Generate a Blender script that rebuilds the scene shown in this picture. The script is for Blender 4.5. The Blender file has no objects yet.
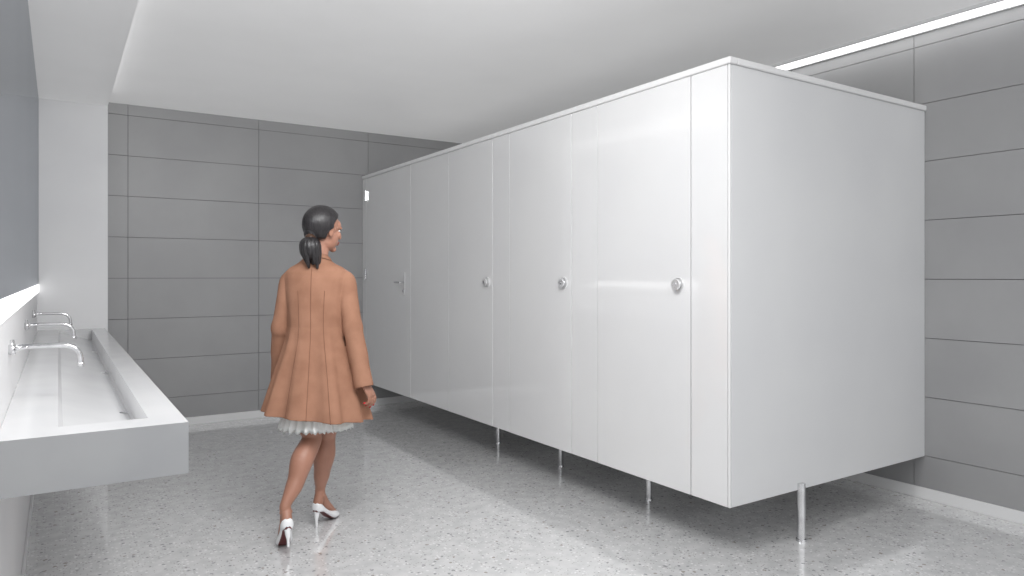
import bpy, bmesh, math, random
from mathutils import Vector, Matrix
random.seed(3)
scene = bpy.context.scene
scene.view_settings.view_transform = 'Standard'

# ------------------------------------------------------------------ materials
def mat(name, col, rough=0.5, metal=0.0, coat=0.0, spec=0.5, emis=None, estr=0, crough=.06, cior=1.5):
    m = bpy.data.materials.new(name); m.use_nodes = True
    b = m.node_tree.nodes['Principled BSDF']
    b.inputs['Base Color'].default_value = (*col, 1)
    b.inputs['Roughness'].default_value = rough
    b.inputs['Metallic'].default_value = metal
    b.inputs['Coat Weight'].default_value = coat
    b.inputs['Coat Roughness'].default_value = crough
    b.inputs['Coat IOR'].default_value = cior
    b.inputs['Specular IOR Level'].default_value = spec
    if emis:
        b.inputs['Emission Color'].default_value = (*emis, 1)
        b.inputs['Emission Strength'].default_value = estr
    return m

def noise_tint(m, c1, c2, scale, detail=3, bump=0.0, bscale=None, stretch=(1, 1, 1), p0=0.35, p1=0.65):
    nt = m.node_tree; N = nt.nodes; L = nt.links
    b = N['Principled BSDF']
    tc = N.new('ShaderNodeTexCoord'); mp = N.new('ShaderNodeMapping')
    mp.inputs['Scale'].default_value = stretch
    L.new(tc.outputs['Object'], mp.inputs['Vector'])
    n = N.new('ShaderNodeTexNoise'); n.inputs['Scale'].default_value = scale
    n.inputs['Detail'].default_value = detail
    L.new(mp.outputs[0], n.inputs['Vector'])
    r = N.new('ShaderNodeValToRGB')
    r.color_ramp.elements[0].position = p0; r.color_ramp.elements[1].position = p1
    r.color_ramp.elements[0].color = (*c1, 1); r.color_ramp.elements[1].color = (*c2, 1)
    L.new(n.outputs['Fac'], r.inputs['Fac']); L.new(r.outputs[0], b.inputs['Base Color'])
    if bump:
        n2 = N.new('ShaderNodeTexNoise'); n2.inputs['Scale'].default_value = bscale or scale
        L.new(mp.outputs[0], n2.inputs['Vector'])
        bp = N.new('ShaderNodeBump'); bp.inputs['Strength'].default_value = bump
        bp.inputs['Distance'].default_value = 0.002
        L.new(n2.outputs['Fac'], bp.inputs['Height']); L.new(bp.outputs[0], b.inputs['Normal'])
    return m

# ceiling and soffit, with a weak added glow to brighten the room
M_ceil = noise_tint(mat('ceiling_added_glow', (.8, .8, .8), .4, spec=.4, emis=(1, 1, 1), estr=.21), (.66, .66, .66), (.70, .70, .70), 1.2)
M_soff = noise_tint(mat('soffit_added_glow', (.8, .8, .8), .4, spec=.4, emis=(1, 1, 1), estr=.16), (.70, .70, .70), (.73, .73, .73), 1.2)  # soffit is no lamp; glow added to lift its underside
M_white = noise_tint(mat('white_wall_paint', (.75, .75, .76), .5), (.74, .74, .75), (.77, .77, .775), 2)
M_tile = noise_tint(mat('grey_wall_panel', (.3, .3, .3), .4), (.335, .335, .34), (.37, .37, .373), 1.5, 4)
M_joint = mat('panel_joint', (.10, .10, .105), .8)
M_lam = noise_tint(mat('white_glossy_laminate', (.8, .8, .81), .5, coat=1, crough=.06, cior=1.9), (.79, .79, .795), (.82, .82, .82), 1.3)
M_lam_end = noise_tint(mat('white_laminate_end', (.75, .75, .76), .35), (.72, .725, .735), (.75, .755, .76), 1.5)
M_edge = mat('panel_edge_grey', (.30, .30, .31), .6)  # even dark grey for the strips behind the door joints
M_rail = mat('white_rail', (.82, .82, .82), .35)
M_chrome = noise_tint(mat('brushed_steel', (.6, .6, .6), .14, metal=1), (.66, .66, .67), (.78, .78, .79), 20)
M_knob = noise_tint(mat('satin_white_metal', (.8, .8, .8), .3, metal=.6), (.74, .74, .75), (.80, .80, .80), 20)
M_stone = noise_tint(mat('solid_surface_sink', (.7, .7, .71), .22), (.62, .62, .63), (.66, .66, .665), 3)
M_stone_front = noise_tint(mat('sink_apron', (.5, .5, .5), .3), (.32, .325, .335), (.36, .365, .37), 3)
M_led = mat('led_diffuser', (1, 1, 1), .5, emis=(1, 1, 1), estr=2.4)
M_cove = mat('cove_fill_glow', (1, 1, 1), .5, emis=(1, 1, 1), estr=2.0)  # emission of the fill strip added on the soffit
M_up = mat('upward_fill_glow', (1, 1, 1), .5, emis=(1, 1, 1), estr=.6)  # weak emission for the fill added above the cubicles
M_led2 = mat('led_mirror_diffuser', (1, 1, 1), .5, emis=(1, 1, 1), estr=1.2)

M_mirror = mat('smoked_mirror', (.3, .33, .37), .04)
nt = M_mirror.node_tree; N = nt.nodes; L = nt.links
gl = N.new('ShaderNodeBsdfGlossy'); gl.inputs['Roughness'].default_value = .03
tc = N.new('ShaderNodeTexCoord'); nn_ = N.new('ShaderNodeTexNoise'); nn_.inputs['Scale'].default_value = .8
rr_ = N.new('ShaderNodeValToRGB'); rr_.color_ramp.elements[0].color = (.55, .57, .595, 1); rr_.color_ramp.elements[1].color = (.60, .615, .64, 1)
L.new(tc.outputs['Object'], nn_.inputs['Vector']); L.new(nn_.outputs['Fac'], rr_.inputs[0]); L.new(rr_.outputs[0], gl.inputs['Color'])
L.new(gl.outputs[0], N['Material Output'].inputs['Surface'])

# terrazzo
M_floor = mat('terrazzo', (.6, .6, .6), .18, spec=.6, coat=1, crough=.04, cior=1.7)
nt = M_floor.node_tree; N = nt.nodes; L = nt.links; B = N['Principled BSDF']
tc = N.new('ShaderNodeTexCoord')
base = N.new('ShaderNodeTexNoise'); base.inputs['Scale'].default_value = 14; base.inputs['Detail'].default_value = 4
L.new(tc.outputs['Object'], base.inputs['Vector'])
r0 = N.new('ShaderNodeValToRGB'); r0.color_ramp.elements[0].position = .35; r0.color_ramp.elements[1].position = .65
r0.color_ramp.elements[0].color = (.62, .62, .625, 1); r0.color_ramp.elements[1].color = (.73, .73, .73, 1)
L.new(base.outputs['Fac'], r0.inputs[0])
prev = r0.outputs[0]
dn = N.new('ShaderNodeTexNoise'); dn.inputs['Scale'].default_value = 70
L.new(tc.outputs['Object'], dn.inputs['Vector'])
for sc, thr, rad, colr in ((34, .78, .27, (.36, .36, .37, 1)), (75, .70, .30, (.42, .41, .40, 1)), (50, .72, .33, (.86, .86, .86, 1)), (24, .88, .22, (.40, .365, .34, 1))):
    v = N.new('ShaderNodeTexVoronoi'); v.inputs['Scale'].default_value = sc
    ma = N.new('ShaderNodeVectorMath'); ma.operation = 'MULTIPLY_ADD'
    L.new(dn.outputs['Color'], ma.inputs[0]); ma.inputs[1].default_value = (.5 / sc,) * 3
    L.new(tc.outputs['Object'], ma.inputs[2]); L.new(ma.outputs[0], v.inputs['Vector'])
    sp = N.new('ShaderNodeSeparateColor'); L.new(v.outputs['Color'], sp.inputs[0])
    g = N.new('ShaderNodeMath'); g.operation = 'GREATER_THAN'; g.inputs[1].default_value = thr; L.new(sp.outputs[0], g.inputs[0])
    d = N.new('ShaderNodeMath'); d.operation = 'LESS_THAN'; d.inputs[1].default_value = rad; L.new(v.outputs['Distance'], d.inputs[0])
    mm = N.new('ShaderNodeMath'); mm.operation = 'MULTIPLY'; L.new(g.outputs[0], mm.inputs[0]); L.new(d.outputs[0], mm.inputs[1])
    mx = N.new('ShaderNodeMix'); mx.data_type = 'RGBA'
    L.new(mm.outputs[0], mx.inputs[0]); L.new(prev, mx.inputs[6]); mx.inputs[7].default_value = colr
    prev = mx.outputs[2]
L.new(prev, B.inputs['Base Color'])

# ------------------------------------------------------------------ helpers
def finish(name, bm, mats, parent=None, smooth=False):
    me = bpy.data.meshes.new(name)
    bmesh.ops.recalc_face_normals(bm, faces=bm.faces)
    bm.to_mesh(me); bm.free()
    for m in (mats if isinstance(mats, (list, tuple)) else [mats]): me.materials.append(m)
    if smooth:
        for p in me.polygons: p.use_smooth = True
    o = bpy.data.objects.new(name, me); scene.collection.objects.link(o)
    if parent: o.parent = parent
    return o

def bbox(bm, x0, x1, y0, y1, z0, z1, mi=0, bevel=0):
    r = bmesh.ops.create_cube(bm, size=1)
    vs = r['verts']
    for v in vs:
        v.co = Vector((x0 + (v.co.x + .5) * (x1 - x0), y0 + (v.co.y + .5) * (y1 - y0), z0 + (v.co.z + .5) * (z1 - z0)))
    fs = set(f for v in vs for f in v.link_faces)
    for f in fs: f.material_index = mi
    if bevel:
        es = list(set(e for v in vs for e in v.link_edges))
        rr = bmesh.ops.bevel(bm, geom=es, offset=bevel, segments=2, affect='EDGES')
        for f in rr['faces']: f.material_index = mi
    return vs

def box(name, x0, x1, y0, y1, z0, z1, m, parent=None, bevel=0):
    bm = bmesh.new(); bbox(bm, x0, x1, y0, y1, z0, z1, 0, bevel)
    return finish(name, bm, m, parent)

def crom(pts, rad, n):
    P = [Vector(p) for p in pts]; R = [r if isinstance(r, (tuple, list)) else (r, r) for r in rad]
    op, orr = [], []
    for i in range(len(P) - 1):
        p0 = P[max(i - 1, 0)]; p1 = P[i]; p2 = P[i + 1]; p3 = P[min(i + 2, len(P) - 1)]
        for k in range(n):
            t = k / n
            op.append(.5 * ((2 * p1) + (p2 - p0) * t + (2 * p0 - 5 * p1 + 4 * p2 - p3) * t * t + (3 * p1 - p0 - 3 * p2 + p3) * t ** 3))
            s = t * t * (3 - 2 * t)
            orr.append((R[i][0] * (1 - s) + R[i + 1][0] * s, R[i][1] * (1 - s) + R[i + 1][1] * s))
    op.append(P[-1]); orr.append(R[-1])
    return op, orr

def tube(bm, pts, rad, n=6, seg=20, ref=Vector((0, 1, 0)), mi=0, round_caps=True):
    """closed lofted limb with rounded ends"""
    P, R = crom(pts, rad, n) if n > 1 else ([Vector(p) for p in pts], [r if isinstance(r, (tuple, list)) else (r, r) for r in rad])
    d0 = (P[1] - P[0]).normalized(); d1 = (P[-1] - P[-2]).normalized()
    if round_caps:
        r0, r1 = R[0], R[-1]; a, b = P[0].copy(), P[-1].copy()
        pre = []; prr = []; po = []; por = []
        for an in (80, 55, 28):
            s, c = math.sin(math.radians(an)), math.cos(math.radians(an))
            pre.append(a - d0 * min(r0) * s); prr.append((r0[0] * c, r0[1] * c))
        for an in (28, 55, 80):
            s, c = math.sin(math.radians(an)), math.cos(math.radians(an))
            po.append(b + d1 * min(r1) * s); por.append((r1[0] * c, r1[1] * c))
        P = pre + P + po; R = prr + R + por
    rings = []; up = ref
    for i, p in enumerate(P):
        d = (P[min(i + 1, len(P) - 1)] - P[max(i - 1, 0)]).normalized()
        u = (up - d * up.dot(d))
        if u.length < 1e-3: u = d.orthogonal()
        u.normalize(); w = d.cross(u); up = u
        rings.append([bm.verts.new(p + w * math.cos(2 * math.pi * k / seg) * R[i][0] + u * math.sin(2 * math.pi * k / seg) * R[i][1]) for k in range(seg)])
    for a, b in zip(rings, rings[1:]):
        for k in range(seg):
            f = bm.faces.new((a[k], a[(k + 1) % seg], b[(k + 1) % seg], b[k])); f.material_index = mi
    f = bm.faces.new(rings[0][::-1]); f.material_index = mi
    f = bm.faces.new(rings[-1]); f.material_index = mi

def ell(bm, c, r, M=None, seg=24, mi=0):
    mtx = Matrix.Translation(c) @ Matrix.Diagonal((*r, 1))
    if M is not None: mtx = M @ mtx
    res = bmesh.ops.create_uvsphere(bm, u_segments=seg, v_segments=seg // 2 + 2, radius=1, matrix=mtx)
    for v in res['verts']:
        for f in v.link_faces: f.material_index = mi

def empty(name, loc=(0, 0, 0), rz=0):
    e = bpy.data.objects.new(name, None); scene.collection.objects.link(e)
    e.location = loc; e.rotation_euler = (0, 0, rz); e.empty_display_size = .2
    return e

# ------------------------------------------------------------------ room
XL, XR, YB, YF, ZC = -.14, 4.575, 7.2, -2.2, 2.95
box('floor', XL - .1, XR + .1, YF, YB + .1, -.1, 0, M_floor)
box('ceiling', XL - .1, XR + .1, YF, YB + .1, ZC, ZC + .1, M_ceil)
box('wall_left', XL - .1, XL, YF, YB + .1, 0, ZC, M_white)
Zs = [0, .27, .64, 1.01, 1.38, 1.75, 2.12, 2.485, 2.85, ZC]
g = .0018
bm = bmesh.new()
bbox(bm, XL, XR + .1, YB + .012, YB + .1, 0, ZC, 1)
xs = [XL] + [x for x in [.529 + 1.14 * k for k in range(0, 4)] if x < XR] + [XR]
for a, b in zip(xs, xs[1:]):
    for c, d in zip(Zs, Zs[1:]):
        bbox(bm, a + g, b - g, YB, YB + .02, c + g, d - g, 0)
finish('wall_back', bm, [M_tile, M_joint])
bm = bmesh.new()
bbox(bm, XR + .012, XR + .1, YF, YB + .012, 0, ZC, 1)
ys = [YF] + [y for y in [2.36 + 1.14 * k for k in range(-4, 5)] if YF < y < YB] + [YB]
for a, b in zip(ys, ys[1:]):
    for c, d in zip(Zs, Zs[1:]):
        bbox(bm, XR, XR + .02, a + g, b - g, c + g, d - g, 0)
finish('wall_right', bm, [M_tile, M_joint])
box('baseboard_right', XR - .015, XR, YF, YB, 0, .07, M_rail, bevel=.002)
box('baseboard_back', .35, XR - .015, YB - .015, YB, 0, .07, M_rail, bevel=.002)
box('baseboard_left', XL, XL + .012, YF, 6.8, 0, .07, M_white, bevel=.002)
box('column', XL, .35, 6.8, YB, 0, ZC, M_white)
# soffit; its lip hides an added glowing strip for ceiling fill
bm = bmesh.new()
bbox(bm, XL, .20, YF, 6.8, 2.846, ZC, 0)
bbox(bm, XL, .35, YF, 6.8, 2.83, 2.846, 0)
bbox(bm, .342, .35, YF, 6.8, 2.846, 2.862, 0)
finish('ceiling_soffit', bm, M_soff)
bm = bmesh.new()
bbox(bm, .201, .23, YF + .05, 6.75, 2.847, 2.87, 1)
bbox(bm, .205, .228, YF + .06, 6.74, 2.870, 2.876, 0)
bbox(bm, .230, .236, YF + .06, 6.74, 2.85, 2.87, 0)
finish('added_cove_fill', bm, [M_cove, M_rail])

bm = bmesh.new()
bbox(bm, XR - .16, XR - .02, YF + .05, YB - .02, ZC - .012, ZC - .002, 0)
bbox(bm, XR - .175, XR - .16, YF + .05, YB - .02, ZC - .02, ZC, 1)
bbox(bm, XR - .02, XR, YF + .05, YB - .02, ZC - .02, ZC, 1)
finish('led_light_strip', bm, [M_led, M_rail])

bm = bmesh.new()
bbox(bm, XL, XL + .008, .2, 6.795, 1.336, 2.825, 0, .001)
finish('wall_mirror', bm, M_mirror)
box('trim_1', XL, XL + .010, .2, 6.795, 1.27, 1.334, M_led2)

# ------------------------------------------------------------------ trough sink
bm = bmesh.new()
Y0, Y1, Y2 = 2.29, 2.42, 6.8
x0, x1, zb, zt = XL + .001, .328, .81, .963
prof = [(x0, zt), (.0, zt), (.012, .945), (.205, .885), (.222, .878), (.228, .89), (.232, zt), (x1, zt), (x1, zb), (x0, zb)]
def ringp(y): return [bm.verts.new((px, y, pz)) for px, pz in prof]
a = ringp(Y1); b = ringp(Y2 - .12)
n = len(prof)
for i in range(n):
    j = (i + 1) % n
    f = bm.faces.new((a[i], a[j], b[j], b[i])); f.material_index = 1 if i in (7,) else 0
def endblock(ya, yb):
    c = [(x0, zt), (x1, zt), (x1, zb), (x0, zb)]
    A = [bm.verts.new((p[0], ya, p[1])) for p in c]; Bv = [bm.verts.new((p[0], yb, p[1])) for p in c]
    for i in range(4):
        j = (i + 1) % 4
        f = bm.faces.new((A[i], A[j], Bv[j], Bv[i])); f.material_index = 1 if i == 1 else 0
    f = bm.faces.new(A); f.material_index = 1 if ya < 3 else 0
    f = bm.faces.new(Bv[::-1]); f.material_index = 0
endblock(Y0, Y1)
endblock(Y2 - .12, Y2)
for yy in (3.0, 4.3, 5.5):
    tube(bm, [(.204, yy, .884), (.204, yy, .889)], [.018, .018], 1, 24, mi=2, round_caps=False)
finish('trough_sink', bm, [M_stone, M_stone_front, M_chrome])

def faucet(y, idx):
    bm = bmesh.new()
    tube(bm, [(XL + .0, y, 1.153), (XL + .012, y, 1.153)], [.026, .026], 1, 24, round_caps=False)
    tube(bm, [(XL + .01, y, 1.153), (-.04, y, 1.153), (.02, y, 1.151), (.05, y, 1.14), (.066, y, 1.115), (.069, y, 1.08)],
         [.0085] * 6, 8, 16, round_caps=False)
    tube(bm, [(.069, y, 1.088), (.069, y, 1.074)], [.0105, .0105], 1, 16, round_caps=False)
    tube(bm, [(XL, y - .09, 1.153), (XL + .02, y - .09, 1.153)], [.016, .016], 1, 18, round_caps=False)
    tube(bm, [(XL + .018, y - .09, 1.153), (XL + .05, y - .09, 1.158)], [.006, .005], 2, 12)
    finish('wall_faucet' if idx == 0 else 'wall_faucet.%03d' % idx, bm, M_chrome, smooth=True)
for i, y in enumerate((2.98, 4.3, 5.5)): faucet(y, i)

# ------------------------------------------------------------------ toilet cubicles
cub = empty('toilet_cubicle_row', (2.747, 2.293, 0))
OX, OY = 2.747, 2.293
Zb, Zt = .268, 2.435
def cbox(name, x0, x1, y0, y1, z0, z1, m, bevel=.0015):
    return box(name, x0 - OX, x1 - OX, y0 - OY, y1 - OY, z0, z1, m, cub, bevel)
T = .03
seams = [('pilaster_1', 2.293 + .012, 2.544), ('door_1', 2.544, 3.289), ('pilaster_2', 3.289, 3.546), ('door_2', 3.546, 4.277),
         ('pilaster_3', 4.277, 4.513), ('door_3', 4.513, 5.221), ('pilaster_4', 5.221, 5.977), ('door_4', 5.977, 7.09), ('pilaster_5', 7.09, 7.2)]
gg = .0030
for nme, a, b in seams:
    off = 0.0015 if nme.startswith('door') else 0
    cbox(nme, OX - off, OX + T - off, a + gg, b - gg, Zb, Zt, M_lam)
bm = bmesh.new()
for nme, a, b in seams[:-1]:
    bbox(bm, .032, .04, b - OY - .02, b - OY + .02, Zb + .01, Zt - .005, 0)
finish('door_stops', bm, M_edge, cub)
cbox('end_panel', OX + .012, XR - .002, OY, OY + T, Zb, Zt, M_lam_end)
cbox('corner_post', OX, OX + .010, OY, OY + .011, Zb, Zt, M_rail)
bm = bmesh.new()
bbox(bm, -.012, .042, -.012, YB - OY - .001, Zt + .001, Zt + .033, 0, .003)
bbox(bm, .043, XR - OX - .001, -.012, .042, Zt + .001, Zt + .033, 0, .003)
finish('top_rail', bm, M_rail, cub)
for i, y in enumerate((3.417, 4.395, 5.4)):
    cbox('partition_%d' % (i + 1), OX + .042, XR - .002, y - .012, y + .012, Zb, Zt - .06, M_lam_end)
bm = bmesh.new()
bbox(bm, .35, .60, .25, 4.7, Zt - .059, Zt - .02, 1)
bbox(bm, .36, .59, .26, 4.69, Zt - .0195, Zt - .014, 0)
finish('added_upward_fill', bm, [M_up, M_rail], cub)  # glowing strip added out of sight to brighten the ceiling over the row
def knob(bm, y, z, r=.037):
    tube(bm, [(-.0015, y, z), (-.010, y, z)], [r, r * .96], 1, 32, round_caps=False, mi=0)
    tube(bm, [(-.010, y, z), (-.022, y, z)], [r * .62, r * .58], 1, 28, round_caps=False, mi=1)
    tube(bm, [(-.022, y, z), (-.032, y, z)], [r * .80, r * .76], 1, 28, round_caps=False, mi=0)
    tube(bm, [(-.032, y, z), (-.0335, y, z)], [r * .3, r * .3], 1, 16, round_caps=False, mi=1)
bm = bmesh.new()
for yy in (2.625, 3.625, 4.59):
    knob(bm, yy - OY, 1.355)
finish('round_door_knobs', bm, [M_knob, M_chrome], cub, smooth=False)
bm = bmesh.new()
yy = 6.12 - OY
bbox(bm, -.008, -.0015, yy - .022, yy + .022, 1.22, 1.44, 0, .003)
tube(bm, [(-.008, yy, 1.34), (-.045, yy, 1.34), (-.05, yy + .02, 1.34), (-.05, yy + .12, 1.34)], [.009, .009, .009, .008], 5, 14, mi=1)
tube(bm, [(-.008, yy, 1.26), (-.018, yy, 1.26)], [.013, .013], 1, 18, round_caps=False, mi=1)
finish('lever_handle', bm, [M_knob, M_chrome], cub)
bm = bmesh.new()
for z in (.55, 1.42, 2.25):
    bbox(bm, -.012, -.0015, 7.05 - OY, 7.13 - OY, z - .05, z + .05, 0, .003)
    tube(bm, [(-.013, 7.09 - OY, z - .055), (-.013, 7.09 - OY, z + .055)], [.008, .008], 1, 14)
finish('hinges', bm, M_chrome, cub)
bm = bmesh.new()
def leg(x, y, ztop, r):
    x -= OX; y -= OY
    tube(bm, [(x, y, .012), (x, y, ztop)], [r, r], 1, 24, round_caps=False)
    tube(bm, [(x, y, 0), (x, y, .012)], [r * 1.25, r * 1.2], 1, 24, round_caps=False)
leg(3.30, OY - .008, .305, .022)
bbox(bm, 3.30 - OX - .012, 3.30 - OX + .012, -.003, .01, .26, .30, 0)
for y_ in (3.217, 4.13, 5.0): leg(3.10, y_, Zb + .01, .019)
finish('support_legs', bm, M_chrome, cub, smooth=False)
bm = bmesh.new()
for yy in (3.217, 4.13, 5.0):
    bbox(bm, 3.0 - OX, 3.2 - OX, yy - OY - .02, yy - OY + .02 + .0, Zb, Zb + .03, 0)
    bbox(bm, .03, 3.0 - OX, yy - OY - .015, yy - OY + .015, Zb, Zb + .03, 0)
finish('floor_brackets', bm, M_rail, cub)

# ------------------------------------------------------------------ woman
M_skin = noise_tint(mat('skin', (.55, .3, .2), .45), (.34, .165, .11), (.40, .20, .14), 8)
M_coat = noise_tint(mat('camel_wool', (.4, .2, .12), .85, spec=.15), (.285, .145, .093), (.35, .183, .12), 9, 5, .5, 200)
M_seam = mat('coat_seam_thread', (.20, .095, .062), .9, spec=.1)
M_hair = noise_tint(mat('black_hair', (.012, .01, .01), .35), (.006, .005, .006), (.028, .025, .027), 30, 3, .8, 60, (6, 6, .6))
M_skirt = noise_tint(mat('white_cotton', (.8, .8, .8), .8), (.72, .74, .72), (.82, .83, .82), 12)
M_shoe = mat('white_patent', (.82, .83, .84), .2, coat=.4)
M_sole = mat('red_sole', (.10, .015, .015), .4)
M_red = mat('red_nail', (.45, .02, .03), .25)
M_lip = mat('lips', (.36, .09, .08), .4)
M_eyew = mat('eye_white', (.60, .58, .57), .25)
M_iris = mat('iris', (.05, .025, .015), .1)

W = empty('woman', (1.178, 3.753, 0), math.radians(-32.9))
V = Vector
HM = Matrix.Translation((.032, 0, 1.648)) @ Matrix.Rotation(math.radians(-39), 4, 'Z') @ Matrix.Rotation(math.radians(-4), 4, 'X')

bm = bmesh.new()
tube(bm, [(0, .0, .90), (0, 0, .98), (0, 0, 1.12), (0, 0, 1.28), (0, -.005, 1.39), (0, -.008, 1.43)],
     [(.13, .10), (.15, .11), (.11, .085), (.13, .10), (.125, .08), (.07, .05)], 6, 28)
tube(bm, [(0, -.012, 1.40), (.003, -.008, 1.48), (.012, 0, 1.56), (.02, 0, 1.62)], [.055, .05, .049, .05], 5, 24)
RS, RE, RW = V((.145, 0, 1.385)), V((.200, -.045, 1.12)), V((.262, -.085, .845))
LS, LE, LW = V((-.145, 0, 1.385)), V((-.197, .0, 1.12)), V((-.232, .09, .86))
tube(bm, [(.05, 0, 1.39), RS, RS.lerp(RE, .5), RE, RE.lerp(RW, .35), RW], [.045, .047, .04, .034, .034, (.023, .026)], 6, 20)
tube(bm, [(-.05, 0, 1.39), LS, LS.lerp(LE, .5), LE, LE.lerp(LW, .35), LW], [.045, .047, .04, .034, .034, (.023, .026)], 6, 20)
def foot_frame(ball, d, pitch):
    d = V((d[0], d[1], 0)).normalized(); side = V((d.y, -d.x, 0)); ball = V((ball[0], ball[1], 0))
    def F(s, t, z):
        q = s - .16
        w = max(0, min(1, (-q) / .03)) if q < 0 else 0
        an = pitch * w; c, sn = math.cos(an), math.sin(an)
        qs = q * c + z * sn; qz = -q * sn + z * c
        return ball + d * qs + side * t + V((0, 0, qz))
    return F
FL = foot_frame((-.135, -.150), (-.45, .89), math.radians(16))
FR = foot_frame((.006, .262), (.30, .95), 0)
AL, AR = FL(.045, 0, .178), FR(.045, 0, .178)
HLp, HRp = V((-.085, 0, .93)), V((.085, 0, .93))
KL, KR = V((-.030, -.01, .52)), V((.010, .125, .50))
def legm(H, K, A, F, side):
    c1 = H.lerp(K, .45) + V((0, .012, 0)); k2 = K.lerp(A, .28) + V((side * .006, -.022, 0)); k3 = K.lerp(A, .62) + V((0, -.008, 0))
    tube(bm, [H, c1, H.lerp(K, .8), K, k2, k3, A + V((0, 0, .03)), A], [.088, .078, .063, .053, .060, .045, .028, (.028, .031)], 6, 24)
    tube(bm, [F(.040, 0, .185), F(.022, 0, .135), F(.018, 0, .112)], [.024, .027, .024], 4, 18)
    tube(bm, [F(.045, 0, .178), F(.085, 0, .118), F(.125, 0, .072), F(.16, 0, .035), F(.195, 0, .02)], [(.026, .028), (.027, .024), (.031, .021), (.034, .017), (.024, .010)], 5, 20)
    ell(bm, F(.04, .024, .168), (.009, .009, .011)); ell(bm, F(.04, -.024, .168), (.009, .009, .011))
legm(HLp, KL, AL, FL, -1); legm(HRp, KR, AR, FR, 1)
nails = []
def hand(Wp, down, palmn, thumb_dir):
    down = down.normalized(); th = thumb_dir - down * thumb_dir.dot(down); th.normalize(); pn = palmn - down * palmn.dot(down) - th * palmn.dot(th); pn.normalize()
    P = lambda a, b, c: Wp + down * a + th * b + pn * c
    tube(bm, [P(-.03, 0, 0), P(.0, 0, 0), P(.03, .0, 0), P(.065, .002, .002), P(.085, .002, .004)], [(.024, .022), (.021, .024), (.033, .016), (.038, .015), (.037, .012)], 4, 20, ref=pn)
    for k, (off, ln) in enumerate(((.029, .072), (.0105, .080), (-.008, .075), (-.026, .058))):
        p = P(.080, off, .003); ang = .25 + .08 * k; pts = [P(.060, off * .9, .0), p]
        for sfrac in (.45, .32, .25):
            q = pts[-1] + (down * math.cos(ang) + pn * math.sin(ang)) * ln * sfrac + th * off * .03
            pts.append(q); ang += .50 + .05 * k
        tube(bm, pts, [.0088, .0090, .0083, .0075, .0062], 4, 12, ref=th)
        dd = (pts[-1] - pts[-2]).normalized(); nn = th.cross(dd); nn = nn if nn.dot(pn) < 0 else -nn
        nails.append((pts[-1] + nn * .0048, dd, nn))
    tp = [P(.015, .016, .006), P(.038, .036, .014), P(.064, .050, .020), P(.086, .054, .027)]
    tube(bm, tp, [.014, .0125, .0098, .0078], 5, 14, ref=pn)
    nails.append((tp[-1] - pn * .006, (tp[-1] - tp[-2]).normalized(), -pn))
hand(RW, V((.62, .05, -1)), V((-1, .45, 0)), V((.35, 1, 0)))
hand(LW, V((.05, .45, -1)), V((1, .15, 0)), V((-.1, 1, .3)))
def hp(x, y, z): return HM @ V((x, y, z))
ell(bm, (0, -.012, .028), (.074, .094, .088), HM, 32)
ell(bm, (0, .028, -.030), (.058, .060, .080), HM, 32)
ell(bm, (0, .020, -.062), (.050, .052, .046), HM, 28)
ell(bm, (0, .066, -.098), (.021, .019, .016), HM)
ell(bm, (0, .060, .030), (.055, .033, .040), HM)
for s in (-1, 1):
    ell(bm, (s * .036, .062, -.022), (.022, .022, .022), HM)
    ell(bm, (s * .030, .080, .018), (.022, .011, .007), HM)
    ell(bm, (s * .074, -.004, -.012), (.008, .017, .028), HM)
    ell(bm, (s * .077, -.010, .002), (.007, .016, .015), HM)
    ell(bm, (s * .009, .100, -.034), (.0075, .009, .007), HM)
tube(bm, [hp(0, .083, .018), hp(0, .094, 0), hp(0, .106, -.020), hp(0, .107, -.032)], [(.008, .008), (.0085, .009), (.0095, .010), (.010, .009)], 5, 16)
ell(bm, (0, .084, -.058), (.022, .011, .008), HM); ell(bm, (0, .081, -.069), (.019, .011, .008), HM)
body = finish('body', bm, M_skin, W)
md = body.modifiers.new('r', 'REMESH'); md.mode = 'VOXEL'; md.voxel_size = .0036; md.use_smooth_shade = True
ms = body.modifiers.new('s', 'SMOOTH'); ms.iterations = 3; ms.factor = .5

bm = bmesh.new()
for p, d, nrm in nails:
    q = d.to_track_quat('Z', 'Y').to_matrix().to_4x4()
    ell(bm, (0, 0, 0), (.0058, .0058, .008), Matrix.Translation(p) @ q, 12)
finish('nails', bm, M_red, W, True)
bm = bmesh.new()
for s in (-1, 1):
    ell(bm, (s * .030, .0735, .003), (.0130, .0125, .0075), HM, 20, 0)
    ell(bm, (s * .031, .0825, .003), (.0058, .0052, .0060), HM, 14, 1)
    tube(bm, [hp(s * .014, .094, .020), hp(s * .030, .0945, .026), hp(s * .048, .080, .022)], [.0022, .0028, .0016], 5, 8, mi=1)
    tube(bm, [hp(s * .017, .086, .005), hp(s * .030, .0895, .0115), hp(s * .045, .078, .006)], [.0014, .002, .0014], 5, 8, mi=1)
tube(bm, [hp(-.022, .088, -.062), hp(-.008, .0965, -.058), hp(.008, .0965, -.058), hp(.022, .088, -.062)], [.002, .0045, .0045, .002], 5, 10, mi=2)
tube(bm, [hp(-.020, .086, -.065), hp(0, .0945, -.070), hp(.020, .086, -.065)], [.002, .0052, .002], 5, 10, mi=2)
finish('face_features', bm, [M_eyew, M_iris, M_lip], W, True)

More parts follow.
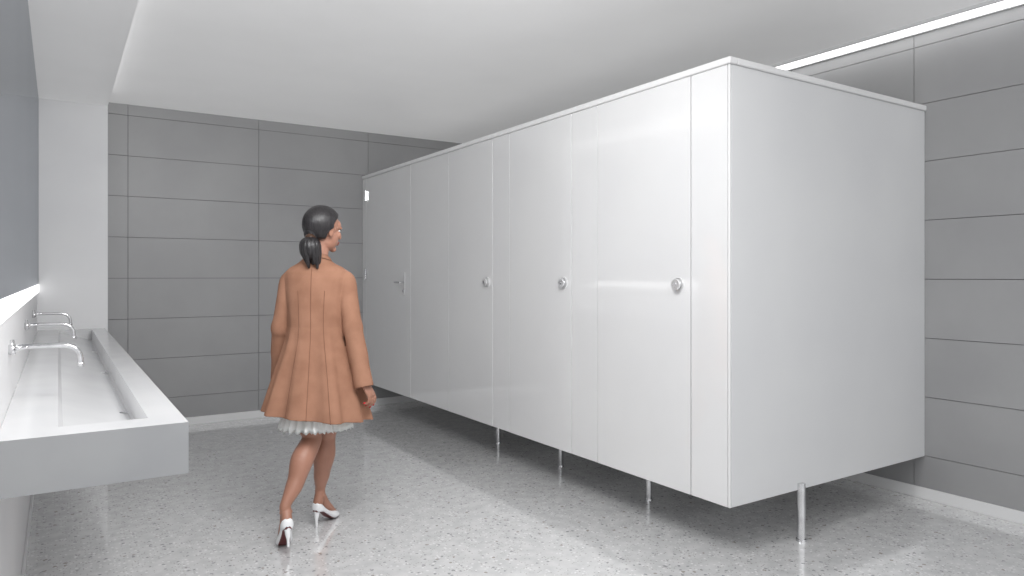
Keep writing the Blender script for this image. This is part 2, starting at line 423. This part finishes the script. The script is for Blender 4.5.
# hair
bm = bmesh.new()
U, Vn = 72, 48
grid = []
C = V((0, -.014, .028)); RR = V((.088, .110, .106))
def sm(a, b, x):
    t = max(0, min(1, (x - a) / (b - a))); return t * t * (3 - 2 * t)
for j in range(Vn + 1):
    ph = math.pi * j / Vn; row = []
    for i in range(U):
        t = 2 * math.pi * i / U
        d = V((math.sin(ph) * math.cos(t), math.sin(ph) * math.sin(t), math.cos(ph)))
        hl = .20 + .95 * max(0, d.z - .05) + (.12 if d.z > .5 else .0)
        hl -= .26 * sm(-.15, -.50, d.z)
        face = sm(hl - .05, hl + .07, d.y) * (1 - sm(.66, .76, d.z))
        nape = sm(-.76, -.92, d.z)
        s = 1 - .28 * max(face, nape)
        ripple = .0016 * math.sin(t * 30 + 6 * math.sin(ph * 3)) * math.sin(ph)
        p = C + V((d.x * RR.x, d.y * RR.y, d.z * RR.z)) * (s + ripple * 6)
        row.append(bm.verts.new(HM @ p))
    grid.append(row)
for a, b in zip(grid, grid[1:]):
    for i in range(U):
        bm.faces.new((a[i], b[i], b[(i + 1) % U], a[(i + 1) % U]))
bmesh.ops.remove_doubles(bm, verts=bm.verts, dist=1e-5)
tie = hp(.016, -.092, -.055)
tube(bm, [hp(0, -.055, -.015), hp(.008, -.078, -.038), tie], [.064, .046, .026], 5, 20)
for k in range(13):
    a = 2 * math.pi * k / 13; r = .022 if k else 0
    o = V((math.cos(a) * r, math.sin(a) * r, 0))
    e = hp(.034, -.080, -.190) + o * (1.2 + .4 * math.sin(k * 2.3)) + V((0, 0, -.020 * math.sin(k * 1.7)))
    tube(bm, [tie + o * .4, hp(.026, -.098, -.085) + o * 1.5, hp(.031, -.094, -.130) + o * 1.6, e], [.014, .022, .021, .007], 7, 12)
finish('hair_ponytail', bm, M_hair, W, True)
bm = bmesh.new()
tube(bm, [hp(.016, -.090, -.052), hp(.018, -.099, -.064)], [.029, .028], 2, 20)
finish('hair_tie', bm, M_iris, W, True)

# coat
bm = bmesh.new()
prof = [(1.500, .060, .058, 0), (1.482, .078, .072, 0), (1.466, .100, .082, 0), (1.447, .138, .092, 0), (1.425, .163, .100, 0), (1.39, .172, .108, 0),
        (1.32, .165, .116, .001), (1.22, .154, .118, .002), (1.13, .152, .117, .004), (1.06, .162, .124, .008), (.98, .186, .141, .013),
        (.88, .216, .160, .018), (.78, .243, .182, .022), (.70, .264, .199, .025), (.655, .276, .207, .026)]
SEG = 192
pp = []
for (a, b) in zip(prof, prof[1:]):
    for k in range(4):
        t = k / 4; pp.append(tuple(a[i] * (1 - t) + b[i] * t for i in range(4)))
pp.append(prof[-1])
rings = []; cpos = []
for z, rx, ry, am in pp:
    row = []
    for k in range(SEG):
        t = 2 * math.pi * k / SEG
        e = 2.3
        c, s = math.cos(t), math.sin(t)
        rr = 1 / ((abs(c)) ** e + (abs(s)) ** e) ** (1 / e)
        w = math.cos(11 * t + .9 * math.sin(2 * t) + .5 * math.sin(3 * t)); w = math.copysign(abs(w) ** .8, w) * (.75 + .35 * math.sin(5 * t + 1))
        rad = 1 + am * w / .25
        for t0, dep, wd in ((math.pi / 2, .05, .02),):
            dt = abs((t - t0 + math.pi) % (2 * math.pi) - math.pi)
            if z < 1.45: rad -= dep * math.exp(-(dt / wd) ** 2)
        x = c * rr * rx * rad; y = s * rr * ry * rad
        hem = max(0, (1.0 - z) / .35)
        zz = z - hem * .10 * x
        if z > 1.44: zz += .012 * (1 if s < 0 else -1) * abs(s) * sm(1.44, 1.5, z)
        row.append(bm.verts.new((x - .004, y - .004, zz)))
    rings.append(row); cpos.append([v.co.copy() for v in row])
for a, b in zip(rings, rings[1:]):
    for k in range(SEG): bm.faces.new((a[k], a[(k + 1) % SEG], b[(k + 1) % SEG], b[k]))
bm.faces.new(rings[0]); bm.faces.new(rings[-1][::-1])
def sleeve(S, E, Wr, s):
    d = (Wr - E).normalized()
    tube(bm, [S + V((-s * .045, 0, .0)), S + V((s * .004, 0, -.012)), S.lerp(E, .4), S.lerp(E, .8), E, E.lerp(Wr, .15), E.lerp(Wr, .5), E.lerp(Wr, .75), Wr + d * .032],
         [(.045, .05), (.053, .060), (.054, .058), (.051, .054), (.055, .056), (.050, .051), (.053, .053), (.049, .050), (.051, .055)], 7, 28, round_caps=False)
sleeve(RS, RE, RW, 1); sleeve(LS, LE, LW, -1)
coat = finish('coat', bm, M_coat, W)
md = coat.modifiers.new('r', 'REMESH'); md.mode = 'VOXEL'; md.voxel_size = .0042; md.use_smooth_shade = True
ms = coat.modifiers.new('s', 'SMOOTH'); ms.iterations = 2; ms.factor = .5
bm = bmesh.new()
for kk, start in ((144, 14), (131, 24), (157, 24)):
    pts = [cpos[i][kk] for i in range(start, len(cpos), 2)]
    tube(bm, pts, [.0016] * len(pts), 3, 8)
finish('coat_seams', bm, M_seam, W, True)
bm = bmesh.new()
ringsC = []
for z, rx, ry in ((1.478, .080, .074), (1.498, .069, .066), (1.502, .064, .062), (1.490, .060, .058), (1.47, .060, .058)):
    ringsC.append([bm.verts.new((math.cos(2 * math.pi * k / 64) * rx, math.sin(2 * math.pi * k / 64) * ry - .006, z + (-.022 * math.sin(2 * math.pi * k / 64)))) for k in range(64)])
for a, b in zip(ringsC, ringsC[1:]):
    for k in range(64): bm.faces.new((a[k], a[(k + 1) % 64], b[(k + 1) % 64], b[k]))
finish('collar', bm, M_coat, W, True)

# skirt with ruffled hem
bm = bmesh.new(); rings = []
for z, rx, ry, am in ((.90, .13, .11, 0), (.75, .155, .13, .004), (.66, .172, .142, .007), (.60, .184, .150, .012), (.580, .187, .152, .014), (.60, .178, .144, .012), (.7, .15, .12, .003)):
    rings.append([bm.verts.new((math.cos(2 * math.pi * k / 240) * (rx + am * math.sin(26 * 2 * math.pi * k / 240)) - .01,
                                math.sin(2 * math.pi * k / 240) * (ry + am * math.sin(26 * 2 * math.pi * k / 240)) + .0,
                                z + (.005 * math.sin(52 * 2 * math.pi * k / 240) if z < .61 else 0))) for k in range(240)])
for a, b in zip(rings, rings[1:]):
    for k in range(240): bm.faces.new((a[k], a[(k + 1) % 240], b[(k + 1) % 240], b[k]))
finish('skirt', bm, M_skirt, W, True)

# shoes
def shoe(F, name):
    bm = bmesh.new(); rg = []
    prof = [(-.008, .098, .130, .012), (-.002, .086, .140, .024), (.012, .081, .139, .031), (.03, .078, .128, .033), (.05, .071, .108, .031), (.075, .055, .088, .031),
            (.10, .037, .070, .035), (.125, .018, .060, .040), (.15, .005, .057, .043), (.175, .003, .048, .040), (.20, .003, .035, .030), (.222, .003, .022, .015), (.234, .005, .014, .004)]
    for s, zb_, zt_, hw in prof:
        row = []
        for k in range(28):
            t = 2 * math.pi * k / 28; c, sn = math.cos(t), math.sin(t)
            cx = math.copysign(abs(c) ** .75, c); cz = math.copysign(abs(sn) ** .8, sn)
            row.append(bm.verts.new(F(s, cx * hw, (zb_ + zt_) / 2 + cz * (zt_ - zb_) / 2)))
        rg.append(row)
    for a, b in zip(rg, rg[1:]):
        for k in range(28):
            f = bm.faces.new((a[k], a[(k + 1) % 28], b[(k + 1) % 28], b[k]))
            if 18 <= k <= 23: f.material_index = 1
    bm.faces.new(rg[0][::-1]); bm.faces.new(rg[-1])
    tube(bm, [F(.014, 0, .100), F(.010, 0, .070), F(.008, 0, .03), F(.010, 0, 0)], [(.024, .020), (.014, .013), (.0072, .0072), (.006, .006)], 5, 16, round_caps=False)
    finish(name, bm, [M_shoe, M_sole], W, True)
shoe(FL, 'shoe_left'); shoe(FR, 'shoe_right')

# ------------------------------------------------------------------ lights
def area(name, loc, sx, sy, pw, rot=(0, 0, 0), col=(1, 1, 1)):
    l = bpy.data.lights.new(name, 'AREA'); l.shape = 'RECTANGLE'; l.size = sx; l.size_y = sy; l.energy = pw; l.color = col
    o = bpy.data.objects.new(name, l); scene.collection.objects.link(o); o.location = loc; o.rotation_euler = rot
    return o
# unseen fill lights added under the ceiling, the second one angled down the aisle
area('added_fill_light', (1.5, .4, 2.92), 1.6, 1.6, 28)
area('added_fill_light.001', (1.0, 1.9, 2.75), 1.2, .8, 62, (math.radians(50), 0, math.radians(-4)))
w = bpy.data.worlds.new('world'); scene.world = w; w.use_nodes = True
bg = w.node_tree.nodes['Background']; bg.inputs[0].default_value = (.97, .98, 1, 1); bg.inputs[1].default_value = 1.1

# ------------------------------------------------------------------ camera
cd = bpy.data.cameras.new('camera'); cam = bpy.data.objects.new('camera', cd); scene.collection.objects.link(cam)
cam.location = (0, 0, 1.4); cam.rotation_euler = (math.radians(90), 0, math.radians(-32.9))
cd.sensor_width = 36; cd.lens = 36 * 701.5 / 1024; cd.shift_y = -12 / 1024; cd.clip_start = .02
scene.camera = cam
